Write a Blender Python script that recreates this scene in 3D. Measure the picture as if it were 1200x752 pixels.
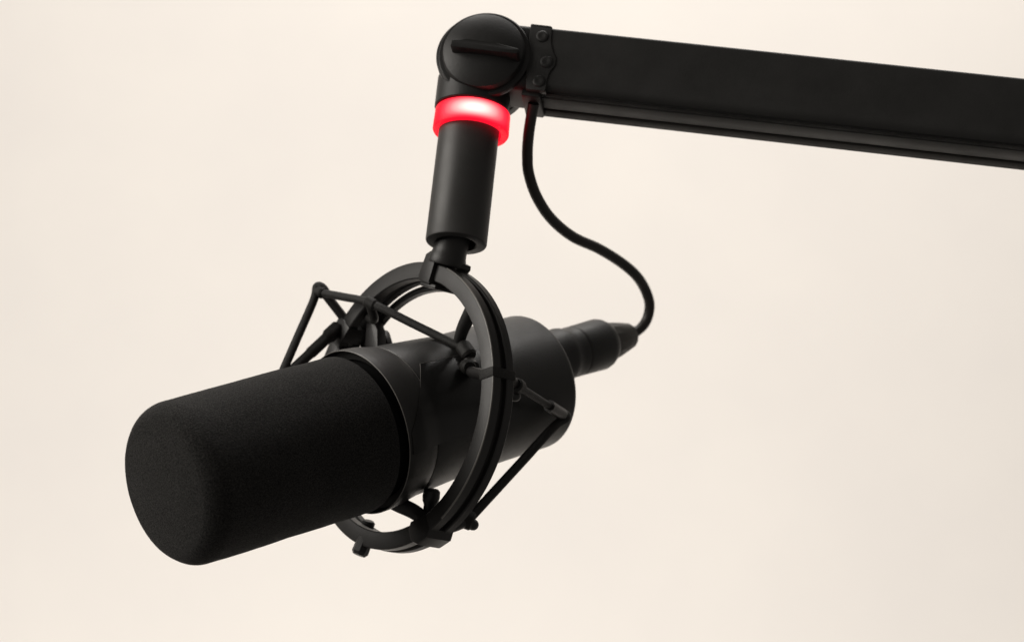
import bpy, bmesh, math, random
from mathutils import Vector, Matrix, noise

for o in list(bpy.data.objects):
    bpy.data.objects.remove(o)
S = bpy.context.scene
C = S.collection
R = math.radians
MM = 0.001

# ------------------------------------------------------------------ camera
cd = bpy.data.cameras.new('camera')
cam = bpy.data.objects.new('camera', cd)
C.objects.link(cam)
cam.matrix_world = Matrix((
    (0.9945, -0.1045, -0.0000, 0.0256),
    (-0.0340, -0.3238, -0.9455, -0.7468),
    (0.0988, 0.9403, -0.3256, 0.9655),
    (0, 0, 0, 1)))
cd.sensor_width = 36.0
cd.lens = 70.0
cd.clip_start = 0.05
cd.clip_end = 100
cd.dof.use_dof = True
cd.dof.focus_distance = 0.765
cd.dof.aperture_fstop = 11.0
S.camera = cam

# ------------------------------------------------------------------ world + lamps
w = bpy.data.worlds.new('World')
S.world = w
w.use_nodes = True
bg = w.node_tree.nodes['Background']
bg.inputs['Color'].default_value = (1.0, 0.94, 0.87, 1)
bg.inputs['Strength'].default_value = 0.13


def area(name, loc, target, size, power, color=(1, 0.95, 0.88), size_y=None, spread=180):
    l = bpy.data.lights.new(name, 'AREA')
    l.energy = power
    l.color = color
    l.spread = R(spread)
    l.shape = 'RECTANGLE' if size_y else 'SQUARE'
    l.size = size
    if size_y:
        l.size_y = size_y
    o = bpy.data.objects.new(name, l)
    C.objects.link(o)
    o.location = loc
    d = Vector(target) - Vector(loc)
    o.rotation_euler = d.to_track_quat('-Z', 'Y').to_euler()
    return o


area('softbox_left', (-1.50, -0.50, 1.60), (0, 0, 1.2), 1.2, 21, size_y=1.1)
area('wall_light_high', (0.02, 0.30, 3.9), (0.0, 2.0, 1.7), 2.4, 62, color=(1, 0.963, 0.92), size_y=0.7)
area('wall_light_low', (0.02, 0.60, -0.4), (0.0, 2.0, 1.6), 2.4, 16.5, color=(1, 0.963, 0.92), size_y=0.7, spread=92)

S.view_settings.view_transform = 'Standard'
S.view_settings.look = 'None'
S.view_settings.exposure = 0.0
S.view_settings.gamma = 1.0
S.view_settings.use_curve_mapping = False


# ------------------------------------------------------------------ materials
def nodes(name):
    m = bpy.data.materials.new(name)
    m.use_nodes = True
    nt = m.node_tree
    return m, nt, nt.nodes['Principled BSDF']


def plastic(name, col, rough, bump=0.05, scale=900.0, spec=0.5, metallic=0.0, mottle=0.25, coat=0.0, wear=0.0):
    """black paint or plastic: faint moulded grain, patchy gloss, a little dust and rubbed wear"""
    m, nt, p = nodes(name)
    N, L = nt.nodes, nt.links
    tc = N.new('ShaderNodeTexCoord')
    n1 = N.new('ShaderNodeTexNoise'); n1.inputs['Scale'].default_value = scale; n1.inputs['Detail'].default_value = 4
    n2 = N.new('ShaderNodeTexNoise'); n2.inputs['Scale'].default_value = 55; n2.inputs['Detail'].default_value = 6
    n2.inputs['Roughness'].default_value = 0.65
    L.new(tc.outputs['Object'], n1.inputs['Vector'])
    L.new(tc.outputs['Object'], n2.inputs['Vector'])
    mr = N.new('ShaderNodeMapRange')
    mr.inputs['From Min'].default_value = 0.3; mr.inputs['From Max'].default_value = 0.7
    mr.inputs['To Min'].default_value = rough * (1 - mottle * 0.5); mr.inputs['To Max'].default_value = min(1, rough * (1 + mottle * 0.5))
    L.new(n2.outputs['Fac'], mr.inputs['Value'])
    L.new(mr.outputs['Result'], p.inputs['Roughness'])
    cr = N.new('ShaderNodeValToRGB')
    cr.color_ramp.elements[0].position = 0.3
    cr.color_ramp.elements[0].color = (col[0] * .85, col[1] * .85, col[2] * .85, 1)
    cr.color_ramp.elements[1].position = 0.72
    cr.color_ramp.elements[1].color = (col[0] * 1.2, col[1] * 1.2, col[2] * 1.2, 1)
    L.new(n2.outputs['Fac'], cr.inputs['Fac'])
    last = cr.outputs['Color']
    if wear:
        g = N.new('ShaderNodeTexNoise'); g.inputs['Scale'].default_value = 420; g.inputs['Detail'].default_value = 3
        L.new(tc.outputs['Object'], g.inputs['Vector'])
        r2 = N.new('ShaderNodeValToRGB')
        r2.color_ramp.elements[0].position = 0.66; r2.color_ramp.elements[0].color = (0, 0, 0, 1)
        r2.color_ramp.elements[1].position = 0.80; r2.color_ramp.elements[1].color = (wear, wear, wear, 1)
        L.new(g.outputs['Fac'], r2.inputs['Fac'])
        mx = N.new('ShaderNodeMixRGB')
        L.new(r2.outputs['Color'], mx.inputs['Fac'])
        L.new(last, mx.inputs['Color1'])
        mx.inputs['Color2'].default_value = (0.14, 0.125, 0.11, 1)
        last = mx.outputs['Color']
    L.new(last, p.inputs['Base Color'])
    p.inputs['Specular IOR Level'].default_value = spec
    p.inputs['Metallic'].default_value = metallic
    p.inputs['Coat Weight'].default_value = coat
    b = N.new('ShaderNodeBump'); b.inputs['Strength'].default_value = bump; b.inputs['Distance'].default_value = 0.0004
    L.new(n1.outputs['Fac'], b.inputs['Height'])
    L.new(b.outputs['Normal'], p.inputs['Normal'])
    return m


def foam_mat():
    m, nt, p = nodes('black_foam')
    N, L = nt.nodes, nt.links
    tc = N.new('ShaderNodeTexCoord')
    v = N.new('ShaderNodeTexVoronoi'); v.inputs['Scale'].default_value = 1900
    n = N.new('ShaderNodeTexNoise'); n.inputs['Scale'].default_value = 2000; n.inputs['Detail'].default_value = 6; n.inputs['Roughness'].default_value = 0.7
    big = N.new('ShaderNodeTexNoise'); big.inputs['Scale'].default_value = 38; big.inputs['Detail'].default_value = 5
    for t in (v, n, big):
        L.new(tc.outputs['Object'], t.inputs['Vector'])
    cr = N.new('ShaderNodeValToRGB')
    e = cr.color_ramp.elements
    e[0].position = 0.40; e[0].color = (0.004, 0.0039, 0.0037, 1)
    e[1].position = 0.66; e[1].color = (0.045, 0.043, 0.041, 1)
    L.new(n.outputs['Fac'], cr.inputs['Fac'])
    # sparse pale lint specks
    sp = N.new('ShaderNodeTexVoronoi'); sp.inputs['Scale'].default_value = 620
    L.new(tc.outputs['Object'], sp.inputs['Vector'])
    sr = N.new('ShaderNodeValToRGB')
    sr.color_ramp.elements[0].position = 0.09; sr.color_ramp.elements[0].color = (0.55, 0.55, 0.55, 1)
    sr.color_ramp.elements[1].position = 0.16; sr.color_ramp.elements[1].color = (0, 0, 0, 1)
    L.new(sp.outputs['Distance'], sr.inputs['Fac'])
    # only some cells carry one
    sel = N.new('ShaderNodeMath'); sel.operation = 'GREATER_THAN'; sel.inputs[1].default_value = 0.80
    sx = N.new('ShaderNodeSeparateColor')
    L.new(sp.outputs['Color'], sx.inputs['Color'])
    L.new(sx.outputs[0], sel.inputs[0])
    mu = N.new('ShaderNodeMath'); mu.operation = 'MULTIPLY'
    L.new(sel.outputs[0], mu.inputs[0]); L.new(sr.outputs['Color'], mu.inputs[1])
    mx = N.new('ShaderNodeMixRGB')
    L.new(mu.outputs[0], mx.inputs['Fac']); L.new(cr.outputs['Color'], mx.inputs['Color1'])
    mx.inputs['Color2'].default_value = (0.09, 0.085, 0.08, 1)
    m2 = N.new('ShaderNodeMixRGB'); m2.blend_type = 'MULTIPLY'; m2.inputs['Fac'].default_value = 0.6
    r3 = N.new('ShaderNodeValToRGB')
    r3.color_ramp.elements[0].position = 0.3; r3.color_ramp.elements[0].color = (0.7, 0.7, 0.7, 1)
    r3.color_ramp.elements[1].position = 0.7; r3.color_ramp.elements[1].color = (1.25, 1.25, 1.25, 1)
    L.new(big.outputs['Fac'], r3.inputs['Fac'])
    L.new(mx.outputs['Color'], m2.inputs['Color1']); L.new(r3.outputs['Color'], m2.inputs['Color2'])
    L.new(m2.outputs['Color'], p.inputs['Base Color'])
    p.inputs['Roughness'].default_value = 0.95
    p.inputs['Specular IOR Level'].default_value = 0.12
    p.inputs['Sheen Weight'].default_value = 0.05
    p.inputs['Sheen Roughness'].default_value = 0.6
    ad = N.new('ShaderNodeMath'); ad.operation = 'ADD'
    L.new(v.outputs['Distance'], ad.inputs[0]); L.new(n.outputs['Fac'], ad.inputs[1])
    b = N.new('ShaderNodeBump'); b.inputs['Strength'].default_value = 0.6; b.inputs['Distance'].default_value = 0.0004
    L.new(ad.outputs[0], b.inputs['Height'])
    L.new(b.outputs['Normal'], p.inputs['Normal'])
    return m


def wall_mat():
    m, nt, p = nodes('cream_wall_paint')
    N, L = nt.nodes, nt.links
    tc = N.new('ShaderNodeTexCoord')
    n = N.new('ShaderNodeTexNoise'); n.inputs['Scale'].default_value = 3.2; n.inputs['Detail'].default_value = 7; n.inputs['Roughness'].default_value = 0.6
    n2 = N.new('ShaderNodeTexNoise'); n2.inputs['Scale'].default_value = 180; n2.inputs['Detail'].default_value = 4
    L.new(tc.outputs['Object'], n.inputs['Vector']); L.new(tc.outputs['Object'], n2.inputs['Vector'])
    cr = N.new('ShaderNodeValToRGB')
    cr.color_ramp.elements[0].position = 0.3; cr.color_ramp.elements[0].color = (0.782, 0.744, 0.705, 1)
    cr.color_ramp.elements[1].position = 0.7; cr.color_ramp.elements[1].color = (0.822, 0.782, 0.734, 1)
    L.new(n.outputs['Fac'], cr.inputs['Fac'])
    L.new(cr.outputs['Color'], p.inputs['Base Color'])
    p.inputs['Roughness'].default_value = 0.9
    p.inputs['Specular IOR Level'].default_value = 0.2
    b = N.new('ShaderNodeBump'); b.inputs['Strength'].default_value = 0.05; b.inputs['Distance'].default_value = 0.002
    L.new(n2.outputs['Fac'], b.inputs['Height']); L.new(b.outputs['Normal'], p.inputs['Normal'])
    return m


def glow_mat():
    """the lit plastic band: LEDs behind it burn through the front middle, the rims stay red"""
    m, nt, p = nodes('red_lit_plastic')
    N, L = nt.nodes, nt.links
    p.inputs['Base Color'].default_value = (0.16, 0.002, 0.006, 1)
    p.inputs['Roughness'].default_value = 0.5
    p.inputs['Specular IOR Level'].default_value = 0.2
    tc = N.new('ShaderNodeTexCoord')
    sx = N.new('ShaderNodeSeparateXYZ'); L.new(tc.outputs['Object'], sx.inputs['Vector'])

    def math_(op, a, b=None):
        k = N.new('ShaderNodeMath'); k.operation = op
        for i, q in enumerate((a, b)):
            if q is None:
                continue
            if isinstance(q, (int, float)):
                k.inputs[i].default_value = q
            else:
                L.new(q, k.inputs[i])
        return k.outputs[0]
    # height in the band: 1 in the middle, 0 at the rims (object z from -5 to 5 mm)
    hz = math_('DIVIDE', math_('SUBTRACT', sx.outputs['Z'], 0.0), 0.0052)
    band = math_('SUBTRACT', 1.0, math_('POWER', math_('ABSOLUTE', hz), 2.2))
    band = math_('MAXIMUM', band, 0.0)
    # LED board sits behind the front of the band
    ax = math_('DIVIDE', math_('SUBTRACT', sx.outputs['X'], 0.0005), 0.0150)
    az = math_('SUBTRACT', 1.0, math_('POWER', math_('ABSOLUTE', ax), 2.1))
    az = math_('MAXIMUM', az, 0.0)
    fr = math_('LESS_THAN', sx.outputs['Y'], 0.0)
    hot = math_('MULTIPLY', math_('MULTIPLY', band, az), fr)
    cr = N.new('ShaderNodeValToRGB')
    e = cr.color_ramp.elements
    e[0].position = 0.0; e[0].color = (1.15, 0.005, 0.026, 1)
    e[1].position = 1.0; e[1].color = (4.5, 1.3, 1.15, 1)
    for pos, c in ((0.14, (1.3, 0.010, 0.038, 1)), (0.34, (1.8, 0.045, 0.085, 1)), (0.56, (2.4, 0.20, 0.23, 1)), (0.78, (3.2, 0.58, 0.56, 1)), (0.92, (4.0, 0.98, 0.90, 1))):
        k = e.new(pos); k.color = c
    L.new(hot, cr.inputs['Fac'])
    L.new(cr.outputs['Color'], p.inputs['Emission Color'])
    p.inputs['Emission Strength'].default_value = 1.0
    return m


M = {
    'foam': foam_mat(),
    'wall': wall_mat(),
    'glow': glow_mat(),
    'body': plastic('black_satin_metal', (0.016, 0.0152, 0.014), 0.50, 0.14, 1400, 0.5, wear=0.02),
    'plate': plastic('black_semi_gloss_plate', (0.011, 0.0105, 0.010), 0.36, 0.06, 1400, 0.5),
    'recess_shade': plastic('dark_recess_and_shade', (0.006, 0.006, 0.006), 0.8, 0.1, 900, 0.2),  # matt black for the foam slot and the painted shade strip
    'mount': plastic('black_moulded_plastic', (0.017, 0.016, 0.0155), 0.44, 0.12, 1100, 0.5, wear=0.05),
    'elastic': plastic('black_elastic_cord', (0.014, 0.013, 0.012), 0.62, 0.5, 1900, 0.35, wear=0.12),
    'arm': plastic('black_powder_coat', (0.017, 0.0165, 0.0157), 0.50, 0.14, 1500, 0.45, wear=0.03),
    'duct': plastic('grey_duct_plastic', (0.016, 0.0155, 0.0148), 0.55, 0.1, 1200, 0.4),
    'rail': plastic('black_rail_plastic', (0.011, 0.0095, 0.008), 0.6, 0.1, 1200, 0.3),
    'glint_wear': plastic('edge_glint_wear', (0.15, 0.142, 0.132), 0.35, 0.05, 900, 0.5, mottle=0.8),  # pale colour for edge beads: painted glints together with rubbed wear
    'grip': plastic('matt_grip_plastic', (0.013, 0.0125, 0.012), 0.7, 0.15, 1200, 0.25),
    'knob': plastic('black_knob_plastic', (0.016, 0.0155, 0.015), 0.45, 0.12, 1200, 0.45, wear=0.02),
    'tube': plastic('black_anodised_tube', (0.036, 0.035, 0.0335), 0.48, 0.10, 1600, 0.6),
    'cable': plastic('black_rubber_cable', (0.020, 0.0165, 0.0145), 0.50, 0.12, 900, 0.5),
    'boot': plastic('grey_rubber_boot', (0.060, 0.055, 0.048), 0.55, 0.1, 900, 0.4),
}


# ------------------------------------------------------------------ mesh helpers (all in millimetres, local frame of the thing)
def link(name, bm, mat, parent=None, smooth=35, loc=None):
    bmesh.ops.recalc_face_normals(bm, faces=bm.faces)
    bmesh.ops.scale(bm, vec=(MM, MM, MM), verts=bm.verts)
    me = bpy.data.meshes.new(name)
    bm.to_mesh(me)
    bm.free()
    for p in me.polygons:
        p.use_smooth = True
    me.set_sharp_from_angle(angle=R(smooth))
    me.materials.append(mat)
    o = bpy.data.objects.new(name, me)
    C.objects.link(o)
    if parent:
        o.parent = parent
    if loc:
        o.location = Vector(loc) * MM
    return o


def frame(o, d):
    d = Vector(d).normalized()
    a = Vector((0, 0, 1)) if abs(d.z) < 0.9 else Vector((0, 1, 0))
    x = a.cross(d).normalized()
    y = d.cross(x)
    return Matrix.Translation(Vector(o)) @ Matrix((x, y, d)).transposed().to_4x4()


def lathe(bm, prof, origin=(0, 0, 0), axis=(0, 0, 1), seg=96, closed=False):
    """revolve (radius, height) points; radius 0 makes a pole; closed joins last to first"""
    T = frame(origin, axis)
    rows = []
    for r, z in prof:
        if r < 1e-6:
            rows.append([bm.verts.new(T @ Vector((0, 0, z)))])
        else:
            rows.append([bm.verts.new(T @ Vector((r * math.cos(2 * math.pi * k / seg), r * math.sin(2 * math.pi * k / seg), z))) for k in range(seg)])
    pairs = list(zip(rows[:-1], rows[1:]))
    if closed:
        pairs.append((rows[-1], rows[0]))
    for a, b in pairs:
        for k in range(seg):
            j = (k + 1) % seg
            if len(a) == 1 and len(b) == 1:
                continue
            if len(a) == 1:
                bm.faces.new((a[0], b[j], b[k]))
            elif len(b) == 1:
                bm.faces.new((a[k], a[j], b[0]))
            else:
                bm.faces.new((a[k], a[j], b[j], b[k]))
    return bm


def arc(cr, cz, rad, a0, a1, n=6):
    return [(cr + rad * math.cos(R(a0 + (a1 - a0) * i / n)), cz + rad * math.sin(R(a0 + (a1 - a0) * i / n))) for i in range(n + 1)]


def spline(pts, n=10):
    P = [Vector(p) for p in pts]
    out = []
    for i in range(len(P) - 1):
        p0 = P[i - 1] if i else P[0] * 2 - P[1]
        p1, p2 = P[i], P[i + 1]
        p3 = P[i + 2] if i + 2 < len(P) else P[-1] * 2 - P[-2]
        for k in range(n):
            t = k / n
            out.append(0.5 * ((2 * p1) + (p2 - p0) * t + (2 * p0 - 5 * p1 + 4 * p2 - p3) * t * t + (3 * p1 - p0 - 3 * p2 + p3) * t ** 3))
    out.append(P[-1])
    return out


def sweep(bm, pts, rad, seg=16, flat=1.0, cap=True):
    P = [Vector(p) for p in pts]
    n = len(P)
    rad = rad if isinstance(rad, (list, tuple)) else [rad] * n
    up = None
    rows = []
    for i, p in enumerate(P):
        t = (P[min(i + 1, n - 1)] - P[max(i - 1, 0)]).normalized()
        if up is None:
            a = Vector((0, 0, 1)) if abs(t.z) < 0.9 else Vector((1, 0, 0))
            up = (a - t * a.dot(t)).normalized()
        else:
            up = (up - t * up.dot(t)).normalized()
        s = t.cross(up)
        rows.append([bm.verts.new(p + rad[i] * (math.cos(2 * math.pi * k / seg) * up * flat + math.sin(2 * math.pi * k / seg) * s)) for k in range(seg)])
    for a, b in zip(rows[:-1], rows[1:]):
        for k in range(seg):
            j = (k + 1) % seg
            bm.faces.new((a[k], a[j], b[j], b[k]))
    if cap:
        bm.faces.new(rows[0]); bm.faces.new(rows[-1])
    return bm


def box(bm, lo, hi, bevel=0.5, T=None, seg=2):
    vs = [bm.verts.new(Vector((x, y, z))) for x in (lo[0], hi[0]) for y in (lo[1], hi[1]) for z in (lo[2], hi[2])]
    F = [(0, 1, 3, 2), (4, 6, 7, 5), (0, 4, 5, 1), (2, 3, 7, 6), (0, 2, 6, 4), (1, 5, 7, 3)]
    fs = [bm.faces.new([vs[i] for i in f]) for f in F]
    es = list({e for f in fs for e in f.edges})
    if bevel:
        r = bmesh.ops.bevel(bm, geom=es, offset=bevel, segments=seg, affect='EDGES', profile=0.5)
        vs = list({v for v in vs if v.is_valid} | set(r['verts']))
    if T is not None:
        bmesh.ops.transform(bm, matrix=T, verts=vs)
    return vs


def prism(bm, poly, z0, z1, bevel=0.5, T=None, seg=2):
    """extrude an outline (x, y) from z0 to z1"""
    a = [bm.verts.new(Vector((x, y, z0))) for x, y in poly]
    b = [bm.verts.new(Vector((x, y, z1))) for x, y in poly]
    n = len(poly)
    fs = [bm.faces.new(a), bm.faces.new(b)]
    for k in range(n):
        fs.append(bm.faces.new((a[k], a[(k + 1) % n], b[(k + 1) % n], b[k])))
    vs = a + b
    if bevel:
        es = list({e for f in fs[:2] for e in f.edges})
        r = bmesh.ops.bevel(bm, geom=es, offset=bevel, segments=seg, affect='EDGES', profile=0.5)
        vs = list({v for v in vs if v.is_valid} | set(r['verts']))
    if T is not None:
        bmesh.ops.transform(bm, matrix=T, verts=vs)
    return vs


def ball(bm, c, r, sx=1, sy=1, sz=1, u=16, v=10):
    T = Matrix.Translation(Vector(c)) @ Matrix.Diagonal((sx, sy, sz, 1))
    bmesh.ops.create_uvsphere(bm, u_segments=u, v_segments=v, radius=r, matrix=T)


def thing(name, label, cat, mat, group=None):
    o = bpy.data.objects.new(name, None)
    o.empty_display_size = 0.02
    C.objects.link(o)
    o.matrix_world = mat
    o['label'] = label
    o['category'] = cat
    if group:
        o['group'] = group
    return o


def world_frame(origin, x, y, z):
    m = Matrix((Vector(x).normalized(), Vector(y).normalized(), Vector(z).normalized())).transposed().to_4x4()
    return Matrix.Translation(Vector(origin)) @ m


# ------------------------------------------------------------------ the setting: one plain wall, well behind
bm = bmesh.new()
bmesh.ops.create_grid(bm, x_segments=8, y_segments=8, size=4500, matrix=Matrix.Translation((0, 2000, 2300)) @ Matrix.Rotation(R(90), 4, 'X'))
wall = link('wall', bm, M['wall'])
wall['kind'] = 'structure'

# ------------------------------------------------------------------ boom arm (x along the arm, y away from the camera, z up)
psi, tilt = R(8), R(4.15)
bx = Vector((math.cos(psi), -math.sin(psi), -math.tan(tilt))).normalized()
by = Vector((math.sin(psi), math.cos(psi), 0))
bz = bx.cross(by)
H = Vector((0.0026, 0, 1.3318))
arm = thing('boom_arm', 'black rectangular boom arm with a round hinge knob and a glowing red ring', 'boom arm', world_frame(H, bx, by, bz))

# rectangular beam with rounded lower edges, long enough to leave the frame
def beam_outline(hw, zt, zb, rt, rb):
    pts = []
    for cx, cz, r, a0 in ((hw - rt, zt - rt, rt, 0), (-hw + rt, zt - rt, rt, 90), (-hw + rb, zb + rb, rb, 180), (hw - rb, zb + rb, rb, 270)):
        for i in range(6):
            a = R(a0 + 90 * i / 5)
            pts.append((cx + r * math.cos(a), cz + r * math.sin(a)))
    return pts


TX = Matrix(((0, 0, 1, 0), (1, 0, 0, 0), (0, 1, 0, 0), (0, 0, 0, 1)))   # outline (y, z) extruded along x
bm = bmesh.new()
prism(bm, beam_outline(12, 15.4, -12.9, 1.4, 4.2), 21, 420, 0, TX)
link('beam', bm, M['arm'], arm, 50)
# cable duct cover: a slim flat strip let into the underside
bm = bmesh.new()
box(bm, (25, -5.2, -13.3), (420, 4.6, -12.0), 0.4)
link('duct_cover', bm, M['duct'], arm)
bm = bmesh.new()
box(bm, (25, 5.4, -13.7), (420, 12.1, -11.2), 0.7)
link('lower_rail', bm, M['rail'], arm)
bm = bmesh.new()  # near-black strip added to paint the shade along the lower front corner
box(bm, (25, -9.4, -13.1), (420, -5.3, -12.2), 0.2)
link('duct_shade_strip', bm, M['recess_shade'], arm)
# end block between hinge and beam
bm = bmesh.new()
prism(bm, beam_outline(11.4, 15.9, -12.4, 2.2, 3.5), 7, 23, 0.4, TX)
link('end_block', bm, M['arm'], arm, 50)
# riveted strap round the beam end, its inner edge wavy with a boss
poly = [(18.8, 15.6), (19.5, 15.9), (27.1, 15.8), (27.8, 15.3), (28.4, 8.0), (29.0, 5.6), (30.6, 3.6), (31.8, 1.4), (31.9, -1.4), (31.2, -3.2),
        (29.9, -4.6), (29.4, -6.2), (29.5, -9.0), (29.6, -11.4), (29.8, -13.5), (21.8, -13.5), (21.0, -9.0), (21.2, -7.0), (20.2, 4.0), (19.4, 6.0)]
TY = Matrix(((1, 0, 0, 0), (0, 0, 1, 0), (0, 1, 0, 0), (0, 0, 0, 1)))   # outline (x, z) extruded along y
bm = bmesh.new()
prism(bm, poly, -12.6, -9, 0.35, TY)
box(bm, (19.0, -12.6, 14.2), (27.6, 12.6, 15.8), 0.5)
strap = link('end_strap', bm, M['arm'], arm)
for x, z, r in ((24.4, 10.6, 2.6), (28.0, -0.6, 2.7), (26.4, -9.6, 2.6)):
    bm = bmesh.new()
    lathe(bm, [(0, 0.6), (r * 0.35, 0.62), (r * 0.5, 0.75), (r * 0.72, 0.72), (r * 0.92, 0.5), (r, 0.2), (r, -1)], (x, -12.6, z), (0, -1, 0), 24)
    link('rivet', bm, M['arm'], strap)
# foot of the strap under the beam where the cable comes out
bm = bmesh.new()
box(bm, (19.6, -9.5, -15.2), (27.5, 10.5, -12.0), 0.8)
link('cable_gland', bm, M['arm'], arm)

# hinge: housing, front knob with grip, rear knob
bm = bmesh.new()
lathe(bm, [(0, -11.5), (17.4, -11.5), (18.0, -10.9), (18.0, 9.5), (17.4, 10), (0, 10)], (0, 0, 0), (0, 1, 0), 96)
link('hinge_housing', bm, M['knob'], arm)
bm = bmesh.new()
prof = [(0, 20.0)] + [(r, 20.0 - 3.6 * (r / 16.6) ** 2.6) for r in (3, 6, 9, 11, 13, 14.5, 15.6, 16.3)] + [(16.8, 15.2), (16.9, 14.0), (17.0, 13.4), (18.4, 13.3), (18.9, 12.8), (19.1, 11.8), (19.0, 10.4), (0, 10.4)]
lathe(bm, prof, (2.2, 0, -0.3), (0, -1, 0), 128)
knob = link('hinge_knob', bm, M['knob'], arm, 30)
# the grip bar: a tapered blade across the knob
bm = bmesh.new()
blade = [(-9.8, -3.6), (-9.8, -1.2), (-9.0, -0.5), (-3, 0.0), (8, -0.5), (17.4, -1.5), (18.2, -2.2), (18.2, -3.4), (17.4, -4.2), (8, -4.1), (-5, -4.0), (-9.2, -4.0)]
prism(bm, blade, -24.4, -15.0, 0.6, TY)
link('grip', bm, M['grip'], knob)
bm = bmesh.new()
lathe(bm, [(0, 17.5), (15, 17.5), (17.6, 16.2), (18.2, 15), (18.2, 10.4), (0, 10.4)], (0, 0, 0), (0, 1, 0), 96)
link('rear_knob', bm, M['knob'], arm)

# the drop below the hinge hangs plumb: express its parts in the arm's frame through an axis vector
A_inv = arm.matrix_world.inverted()
def armpt(wz, off=(0, 0)):
    return (A_inv @ Vector((off[0] * MM, off[1] * MM, wz))) / MM
down = (A_inv.to_3x3() @ Vector((0, 0, -1))).normalized()
top = armpt(1.3225)
bm = bmesh.new()
lathe(bm, [(0, -2), (15.3, -2), (15.3, 10.6), (15.0, 11.0), (0, 11.0)], top, down, 96)
link('hinge_collar', bm, M['knob'], arm)

# light band: own origin and upright axes so that the lit pattern follows the band
bm = bmesh.new()
lathe(bm, [(12.7, -4.9), (14.9, -5.1), (15.4, -4.9), (15.7, -4.3), (15.5, 3.8), (15.3, 4.3), (14.9, 4.5), (12.7, 4.5)], (0, 0, 0), (0, 0, 1), 128, closed=True)
ring = link('light_ring', bm, M['glow'], arm)
ring.matrix_local = Matrix.Translation(armpt(1.3064, (0.7, 0)) * MM) @ (A_inv.to_3x3().to_4x4() @ Matrix.Rotation(R(2), 4, 'Z'))
ring['label'] = 'glowing red status ring, white hot at its front'

bm = bmesh.new()
tt = armpt(1.3105)
lathe(bm, [(0, 0), (12.2, 0), (12.35, 1), (12.4, 57.0), (12.1, 57.6), (11.6, 57.8), (8.4, 57.8), (8.0, 57.3), (8.0, 40), (0, 40)], tt, down, 96)
link('drop_tube', bm, M['tube'], arm)

# ------------------------------------------------------------------ shock mount (x to the near side, y up, z to the front)
mount = thing('shock_mount', 'black double ring shock mount with elastic cords hanging below the drop tube', 'shock mount',
              world_frame((-0.0166, 0.0222, 1.1901), (0.6300, -0.6970, -0.3430), (0.1525, -0.3218, 0.9345), (-0.7615, -0.6405, -0.0963)))


def keep_arc(bm, lo, hi):
    kill = [f for f in bm.faces if not lo <= math.degrees(math.atan2(f.calc_center_median().x, f.calc_center_median().y)) <= hi]
    bmesh.ops.delete(bm, geom=kill, context='FACES')


def band(z1, z0, ri, ro, b=0.45):
    return [(ri, z0 + b), (ri + b, z0), (ro - b, z0), (ro, z0 + b), (ro, z1 - b), (ro - b * .7, z1 - b * .15), (ro - b, z1), (ri + b, z1), (ri, z1 - b)]


bm = bmesh.new()
lathe(bm, band(0.4, -4.0, 51.4, 58.5), seg=160, closed=True)
front_ring = link('suspension_ring', bm, M['mount'], mount, 30)
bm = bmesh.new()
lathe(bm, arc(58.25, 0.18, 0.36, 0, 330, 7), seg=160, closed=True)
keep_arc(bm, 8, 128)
link('edge_glint_wear', bm, M['glint_wear'], front_ring)  # bevel highlight painted as a pale bead on the near outer corner
bm = bmesh.new()
lathe(bm, band(-6.6, -10.4, 52.2, 58.7), seg=160, closed=True)
link('suspension_ring', bm, M['mount'], mount, 30)
# lighter inner hoop behind the rings on the far side
bm = bmesh.new()
lathe(bm, band(-9.4, -12.8, 48.6, 51.4), seg=160, closed=True)
keep_arc(bm, -112, 4)
link('inner_hoop', bm, M['mount'], mount, 30)
# thin web that carries both rings, set back between them
bm = bmesh.new()
lathe(bm, [(54.6, -6.8), (56.6, -6.8), (56.6, -3.8), (54.6, -3.8)], seg=160, closed=True)


keep_arc(bm, 20, 130)
link('ring_web', bm, M['mount'], mount, 30)


def polar(deg, r, z):
    return Vector((r * math.sin(R(deg)), r * math.cos(R(deg)), z))


def clip(deg, wdt, r0, r1, z0, z1, name='ring_clip', bev=0.7, mat='mount'):
    bm = bmesh.new()
    box(bm, (-wdt / 2, r0, z0), (wdt / 2, r1, z1), bev, Matrix.Rotation(R(-deg), 4, 'Z'))
    return link(name, bm, M[mat], mount)


clip(66, 4.2, 50.6, 59.0, -11.2, 0.9, mat='elastic')
clip(-78, 9, 50.0, 59.0, -12.6, 0.6)
clip(-66, 7.5, 50.4, 60.4, -11.4, 1.3)
clip(-144, 9, 50.2, 60.2, -11.4, 1.3)
# the lower clip is a six sided block
bm = bmesh.new()
hexa = [(-5.2, 51.0), (4.6, 50.0), (6.8, 52.5), (6.8, 57.6), (3.4, 60.6), (-3.2, 60.6), (-5.6, 58.0)]
prism(bm, hexa, -12.0, 0.8, 1.2, Matrix.Rotation(R(-141), 4, 'Z'))
link('ring_clip', bm, M['mount'], mount)
bm = bmesh.new()
lathe(bm, [(0, -3.6), (2.4, -3.5), (3.3, -2.6), (3.5, -0.4), (3.2, 1.6), (2.5, 2.8), (2.3, 9.5), (0, 9.5)], polar(144, 44.5, -8) + Vector((-0.1, 4.6, 0)), (0.05, -1.0, -0.1), 24)
link('clip_screw', bm, M['mount'], mount)
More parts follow.
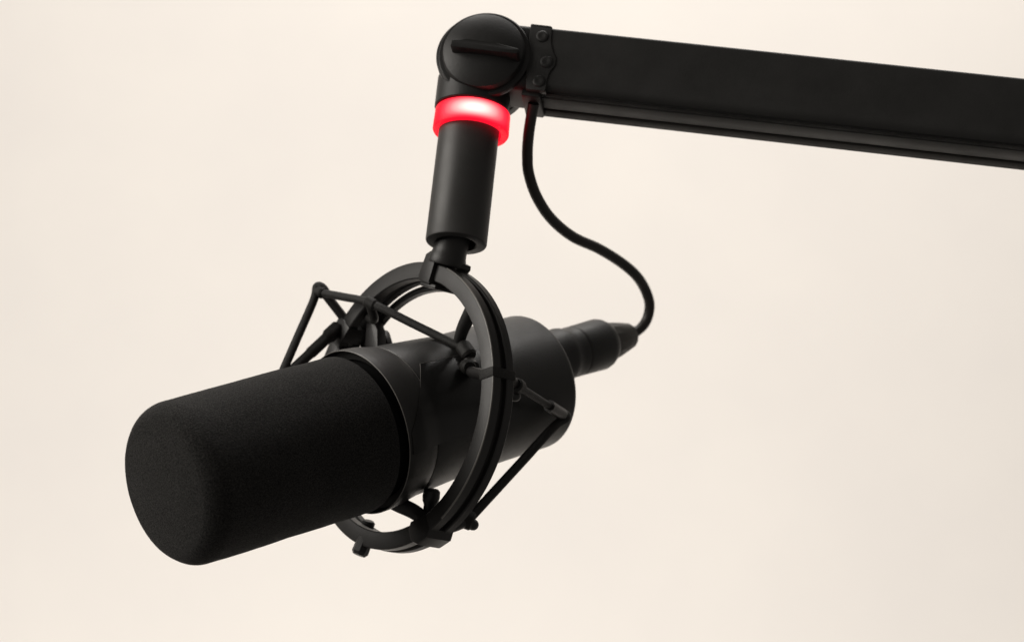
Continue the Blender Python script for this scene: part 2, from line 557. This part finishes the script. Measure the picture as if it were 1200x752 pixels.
# stub at the foot of the ring
bm = bmesh.new()
lathe(bm, [(0, -4.6), (2.9, -4.6), (3.3, -4), (3.5, 2.0), (2.6, 3.2), (0, 3.4)], (-0.6, -59.6, -1.4), (0.12, -0.95, 0.25), 8)
link('ring_stub', bm, M['mount'], mount, 25)
bm = bmesh.new()
lathe(bm, [(0, -3), (2.6, -3), (2.8, .4), (2.0, 1.2), (0, 1.3)], polar(189, 51.2, -7), (0.1, 0.95, 0.1), 16)
link('ring_stub', bm, M['mount'], mount, 25)

# swivel bracket at the top of the ring with its threaded neck
bm = bmesh.new()
brk = [(-6.2, 51.8), (-4.4, 50.0), (2.0, 49.6), (2.8, 50.4), (1.6, 58.0), (2.4, 61.2), (-2.4, 63.0), (-4.8, 61.4)]
prism(bm, brk, -11.0, 2.2, 0.8)
link('swivel_bracket', bm, M['mount'], mount)
bm = bmesh.new()
prism(bm, [(4.6, 57.6), (7.6, 57.4), (9.0, 59.2), (8.6, 61.0), (5.0, 61.6)], -11.8, -5.0, 0.6)
box(bm, (-4.6, 48.4, -9.8), (5.6, 50.2, 1.2), 0.5)
link('bracket_jaw', bm, M['mount'], mount)
M_inv = mount.matrix_world.inverted()
nt_ = (M_inv @ Vector((0.0, 0.0, 1.262))) / MM
nb_ = Vector((1.4, 58.6, -4.6))
nd = (nt_ - nb_).normalized()
bm = bmesh.new()
Ln = (nt_ - nb_).length
lathe(bm, [(0, 0), (7.4, 0), (7.7, 0.8), (7.6, 3.2), (7.2, 4.4), (6.9, 6), (6.9, Ln - 1), (6.6, Ln), (0, Ln)], nb_, nd, 48)
link('neck', bm, M['mount'], mount)


def cord(pts, r=1.75, mat='elastic', name='elastic_cord', n=8, sm=True, flat=1.0):
    bm = bmesh.new()
    P = spline(pts, n) if sm else [Vector(p) for p in pts]
    sweep(bm, P, r, 14, flat)
    return link(name, bm, M[mat], mount, 50)


def bead(p, axis, r, h, name='cord_bead', seg=14):
    bm = bmesh.new()
    lathe(bm, [(0, -h), (r * .8, -h), (r, -h * .7), (r, h * .7), (r * .8, h), (0, h)], p, axis, seg)
    return link(name, bm, M['elastic'], mount, 30)


# front elastic: up over the knuckle on the far side, then across to the saddle on the microphone
K = Vector((-62.3, 35.4, 9.2))
Kc = Vector((-28.3, 36.2, 5.2))
E1 = Vector((15.0, 28.4, -13.6))
A = Vector((-44.8, -5.6, 28.6))
cord([A, A.lerp(K, .5), A.lerp(K, .9), K + Vector((-.6, 1.4, .6)), K + Vector((1.4, 2.0, -.6)), K + Vector((3.4, 0.2, -2.2))], 1.8)
cord([K + Vector((1.2, -0.6, 0)), K.lerp(Kc, .5), Kc, Kc.lerp(E1, .5), E1], 1.75)
bead(K + Vector((1.8, -.4, 0)), Kc - K, 2.5, 2.6, 'cord_hook')
bead(Kc, E1 - Kc, 2.5, 2.8, 'cord_bead')
cord([Kc + Vector((0, -1, 0)), Kc + Vector((-2, -6, -5)), polar(-54, 51.5, -5)], [1.9] * 17, 'mount', 'cord_hook')
cord([K + Vector((3.2, -.2, -1.4)), polar(-63, 59.0, -1)], 2.0, 'mount', 'cord_hook', sm=False)
cord([polar(-67, 57.5, 1), polar(-67, 57.5, 1).lerp(A, .3), polar(-67, 57.5, 1).lerp(A, .6), A], [3.2] * 5 + [2.5] * 8 + [2.2] * 12, 'elastic')
cord([A, A.lerp(polar(-120, 57, 0), .5), polar(-120, 56.5, -1)], 2.1)
bead(A, polar(-120, 57, 0) - A, 2.7, 2.4, 'cord_hook')
# saddle where the front cord meets the microphone
bead(E1 + Vector((2.0, -.6, .2)), (0.75, -0.45, -0.1), 3.3, 3.6, 'cord_saddle')
cord([E1 + Vector((1, -1, 0)), (20.5, 24.0, -13.8), (26, 22.6, -12)], 2.3, 'mount', 'cord_saddle')
cord([(22.5, 21.0, -12.5), (32, 20.6, -8), (43, 21.2, -4), polar(66, 51.5, -2)], 2.2, 'mount', 'saddle_arm')
bead(Vector((25.5, 22.0, -9.5)), (0.9, 0, 0.3), 3.0, 2.6, 'cord_saddle')
cord([(11.0, 29.4, -13.6), (14.5, 36, -11), polar(25, 50.5, -8)], [2.3 + 0.05 * i for i in range(17)], 'mount', 'saddle_arm')
# rear elastic: from the near clip back round the tail of the microphone and down to the lower clip
rA = Vector((48.2, 20.2, -18.0))
Ap = Vector((29.4, 12.0, -62.0))
rK = Vector((35.6, -36.2, -21.5))
cord([polar(66, 55, -10), rA + Vector((0, .5, 2)), rA], 2.2, 'mount', 'cord_hook')
bead(rA, Ap - rA, 2.9, 2.6, 'cord_bead')
ball_b = bmesh.new(); ball(ball_b, rA + Vector((-1.5, -4.2, -1.0)), 2.4, 1, .9, 1)
link('cord_knot', ball_b, M['mount'], mount)
cord([rA, rA.lerp(Ap, .4), rA.lerp(Ap, .85), Ap], 1.5)
cord([rA.lerp(Ap, .66), rA.lerp(Ap, .8), rA.lerp(Ap, .95)], 2.5, 'mount', 'cord_sleeve')
cord([rA.lerp(Ap, .9), Ap + Vector((.4, .3, -.6)), Ap + Vector((1.2, -1.4, .2)), Ap.lerp(rK, .12), Ap.lerp(rK, .5), rK], 1.95)
cord([Ap + Vector((-2.5, 0, 0)), Ap + Vector((.6, -.4, -.2))], 2.3, 'mount', 'cord_hook', sm=False)
cord([polar(139, 55, -9), polar(137, 54, -14), rK], 2.4, 'mount', 'cord_hook')
bead(rK + Vector((.1, 0, .9)), (0.6, -0.1, -0.8), 3.9, 2.8, 'cord_bead')
ball_b = bmesh.new(); ball(ball_b, rK + Vector((1.6, -1.4, -1.6)), 2.3)
link('cord_knot', ball_b, M['mount'], mount)
# lower support from the ring to the sleeve
cord([(8.0, -35.2, 4.5), (16, -37.2, 0.4), (23, -38.6, -4.4), polar(143, 51.5, -7)], [3.4 - 0.02 * i for i in range(25)], 'mount', 'saddle_arm', flat=0.8)
# far side lugs seen over the top of the sleeve
bm = bmesh.new()
prism(bm, [(-4.5, 0), (5.0, 0), (1.2, 8), (-6.0, 14), (-9, 14)], -2.4, 2.4, 0.5, Matrix.Translation((-34.9, 18.1, -7.5)))
link('cord_lug', bm, M['mount'], mount)
cord([(-38.5, 30.0, -8), (-40.5, 32.0, -9.5), polar(-52, 50.5, -10.5)], 2.3, 'mount', 'cord_lug')
bm = bmesh.new()
prism(bm, [(-2.8, 0), (4.2, 0), (3.8, 2.0), (-1.0, 6.6), (-2.4, 7.2)], -1.6, 1.6, 0.4, Matrix.Translation((-37.0, 19.5, -13.5)))
link('cord_lug', bm, M['mount'], mount)

# ------------------------------------------------------------------ microphone (z along the barrel to the rear, origin where it passes the rings)
mic = thing('microphone', 'black broadcast microphone with a foam windscreen held inside the shock mount rings', 'microphone',
            world_frame((-0.0135, 0.0237, 1.1850), (-0.6776, 0.7153, 0.1710), (-0.2399, -0.4348, 0.8680), (0.6952, 0.5472, 0.4662)))
# foam: flat face, softly rounded shoulder, faint swelling and small unevenness
prof = [(0, -117.0), (6, -116.95), (12, -116.7), (17, -116.3), (20.5, -115.8)]
for i in range(1, 17):
    a = R(82 - 82 * i / 16)
    prof.append((22.4 + 8.5 * math.cos(a), -106.2 - 9.5 * math.sin(a)))
for i in range(1, 30):
    t = i / 29
    prof.append((30.9 + 0.5 * t, -106.2 + 76.2 * t))
prof += [(31.0, -29.0), (30.0, -28.2), (27.4, -28.0), (20, -28.0), (0, -28.0)]
bm = bmesh.new()
lathe(bm, prof, seg=160)
for v in bm.verts:
    k = noise.noise(v.co * 0.045) * 0.35 + noise.noise(v.co * 0.16) * 0.12
    r = Vector((v.co.x, v.co.y, 0))
    if r.length > 1:
        v.co += r.normalized() * k
link('foam_windscreen', bm, M['foam'], mic, 60)
# dark inner sleeve seen in the slot behind the foam
bm = bmesh.new()
lathe(bm, [(0, -29), (27.6, -29), (27.6, -18), (0, -18)], seg=96)
link('foam_seat', bm, M['recess_shade'], mic)
# sleeve with a rolled rim
bm = bmesh.new()
lathe(bm, [(28.5, -21.5), (31.6, -21.8), (32.3, -25.2), (32.6, -25.5), (32.9, -25.4), (33.0, -25.0), (32.9, -21.6), (32.5, -17), (31.8, -13.5), (31.25, -10.2), (31.0, -9.8), (30.3, -9.7), (28.0, -9.7)], seg=160)
sleeve = link('front_sleeve', bm, M['body'], mic, 40)
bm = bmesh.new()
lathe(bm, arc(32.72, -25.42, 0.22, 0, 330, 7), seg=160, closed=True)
link('edge_glint_wear', bm, M['glint_wear'], sleeve)  # pale bead on the rim: painted glint as well as wear
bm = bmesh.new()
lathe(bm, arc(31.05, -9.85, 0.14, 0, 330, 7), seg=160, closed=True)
link('edge_glint_wear', bm, M['glint_wear'], sleeve)  # seam line, its glint and wear painted in one pale bead
bm = bmesh.new()
lathe(bm, [(0, -11), (30.2, -11), (30.4, -9.4), (30.85, -9.1), (30.95, -8.6), (30.5, 0), (30.1, 6), (29.5, 16), (28.9, 24), (28.8, 68.2)] + [(25.7 + 3.1 * math.cos(R(a)), 68.2 + 3.1 * math.sin(R(a))) for a in (15, 30, 45, 60, 75, 90)] + [(14, 71.3), (0, 71.3)], seg=160)
link('body', bm, M['body'], mic, 40)
# raised cover plate on the near side of the barrel
def skin(t):
    for (t0, r0), (t1, r1) in zip(SK[:-1], SK[1:]):
        if t <= t1:
            return r0 + (r1 - r0) * max(0, (t - t0) / (t1 - t0))
    return SK[-1][1]


SK = [(-25, 33.0), (-21.6, 32.9), (-17, 32.5), (-9.8, 31.1), (-8.6, 30.95), (0, 30.5), (6, 30.1), (16, 29.5), (24, 28.9), (70, 28.8)]
bm = bmesh.new()
na, ntt = 30, 40
rows = []
for i in range(na + 1):
    f = i / na
    a = R(131 + 62 * f)
    tl = -4.6 - 19.6 * min(1, f * 1.3) ** 1.05
    tr = 40 - 4 * f
    row = []
    for j in range(ntt + 1):
        g = j / ntt
        t = tl + (tr - tl) * g
        r = skin(t) + 0.55 - 0.30 * math.sin(math.pi * f)
        row.append(bm.verts.new((r * math.cos(a), r * math.sin(a), t)))
    rows.append(row)
for i in range(na):
    for j in range(ntt):
        bm.faces.new((rows[i][j], rows[i + 1][j], rows[i + 1][j + 1], rows[i][j + 1]))
ext = bmesh.ops.extrude_edge_only(bm, edges=[e for e in bm.edges if e.is_boundary])
for v in ext['geom']:
    if isinstance(v, bmesh.types.BMVert):
        q = Vector((v.co.x, v.co.y, 0)).normalized() * 1.5
        v.co -= q
plate = link('cover_plate', bm, M['plate'], mic, 30)


def plate_pt(f, t):
    a = R(131 + 62 * f)
    r = skin(t) + 0.56 - 0.30 * math.sin(math.pi * f)
    return Vector((r * math.cos(a), r * math.sin(a), t))


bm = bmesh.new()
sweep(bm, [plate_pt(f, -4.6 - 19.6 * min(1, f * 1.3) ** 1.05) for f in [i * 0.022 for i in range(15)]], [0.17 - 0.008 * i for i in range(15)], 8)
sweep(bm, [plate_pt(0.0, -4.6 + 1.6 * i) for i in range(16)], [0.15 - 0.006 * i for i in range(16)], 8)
link('edge_glint_wear', bm, M['glint_wear'], plate)  # bright plate edges: highlight painted as thin tapering beads
# rear socket, set above the barrel's centre line
bm = bmesh.new()
lathe(bm, [(0, 64), (11.6, 64), (11.6, 84), (11.7, 88), (12.0, 90), (11.7, 92.0), (11.1, 93.4), (11.0, 96), (11.1, 97.4), (11.1, 99.0), (0, 99.0)], (0, 7.2, 0), (0, 0, 1), 64)
link('rear_socket', bm, M['body'], mic)

# ------------------------------------------------------------------ microphone cable (shares the barrel's axes, origin at the socket)
Tm = mic.matrix_world.copy()
cable = thing('microphone_cable', 'black microphone cable curling from the boom arm into the rear of the microphone', 'cable',
              Tm @ Matrix.Translation(Vector((0, 7.2, 99.0)) * MM))
bm = bmesh.new()
lathe(bm, [(0, 0.3), (10.6, 0.3), (11.0, 0.8), (11.1, 2.0), (11.4, 15.4), (10.9, 17.4), (9.6, 20.0), (8.9, 20.4), (0, 20.4)], seg=64)
link('connector_shell', bm, M['body'], cable)
bm = bmesh.new()
lathe(bm, [(0, 19.6), (9.0, 19.6), (8.8, 22), (7.6, 28), (5.8, 35.2), (5.1, 36.2), (3.6, 36.5), (0, 36.5)], seg=14)
link('strain_relief', bm, M['boot'], cable, 25)
CI = cable.matrix_world.inverted()
wpts = ((0.0837, 0.0965, 1.2594), (0.0860, 0.0958, 1.2643), (0.0860, 0.0919, 1.2695), (0.0827, 0.0860, 1.2744), (0.0775, 0.0777, 1.2772), (0.0698, 0.0695, 1.2793), (0.0595, 0.0587, 1.2801), (0.0476, 0.0472, 1.2798), (0.0376, 0.0357, 1.2823), (0.0305, 0.0246, 1.2869), (0.0261, 0.0160, 1.2935), (0.0247, 0.0097, 1.2995), (0.0244, 0.0037, 1.3046), (0.0246, -0.0010, 1.3091), (0.0251, -0.0062, 1.3149))
pts = [Vector((0, 0, 30)), Vector((0, 0, 36))] + [(CI @ Vector(p)) / MM for p in wpts]
bm = bmesh.new()
sweep(bm, spline(pts, 12), 2.3, 20)
link('cord', bm, M['cable'], cable, 60)
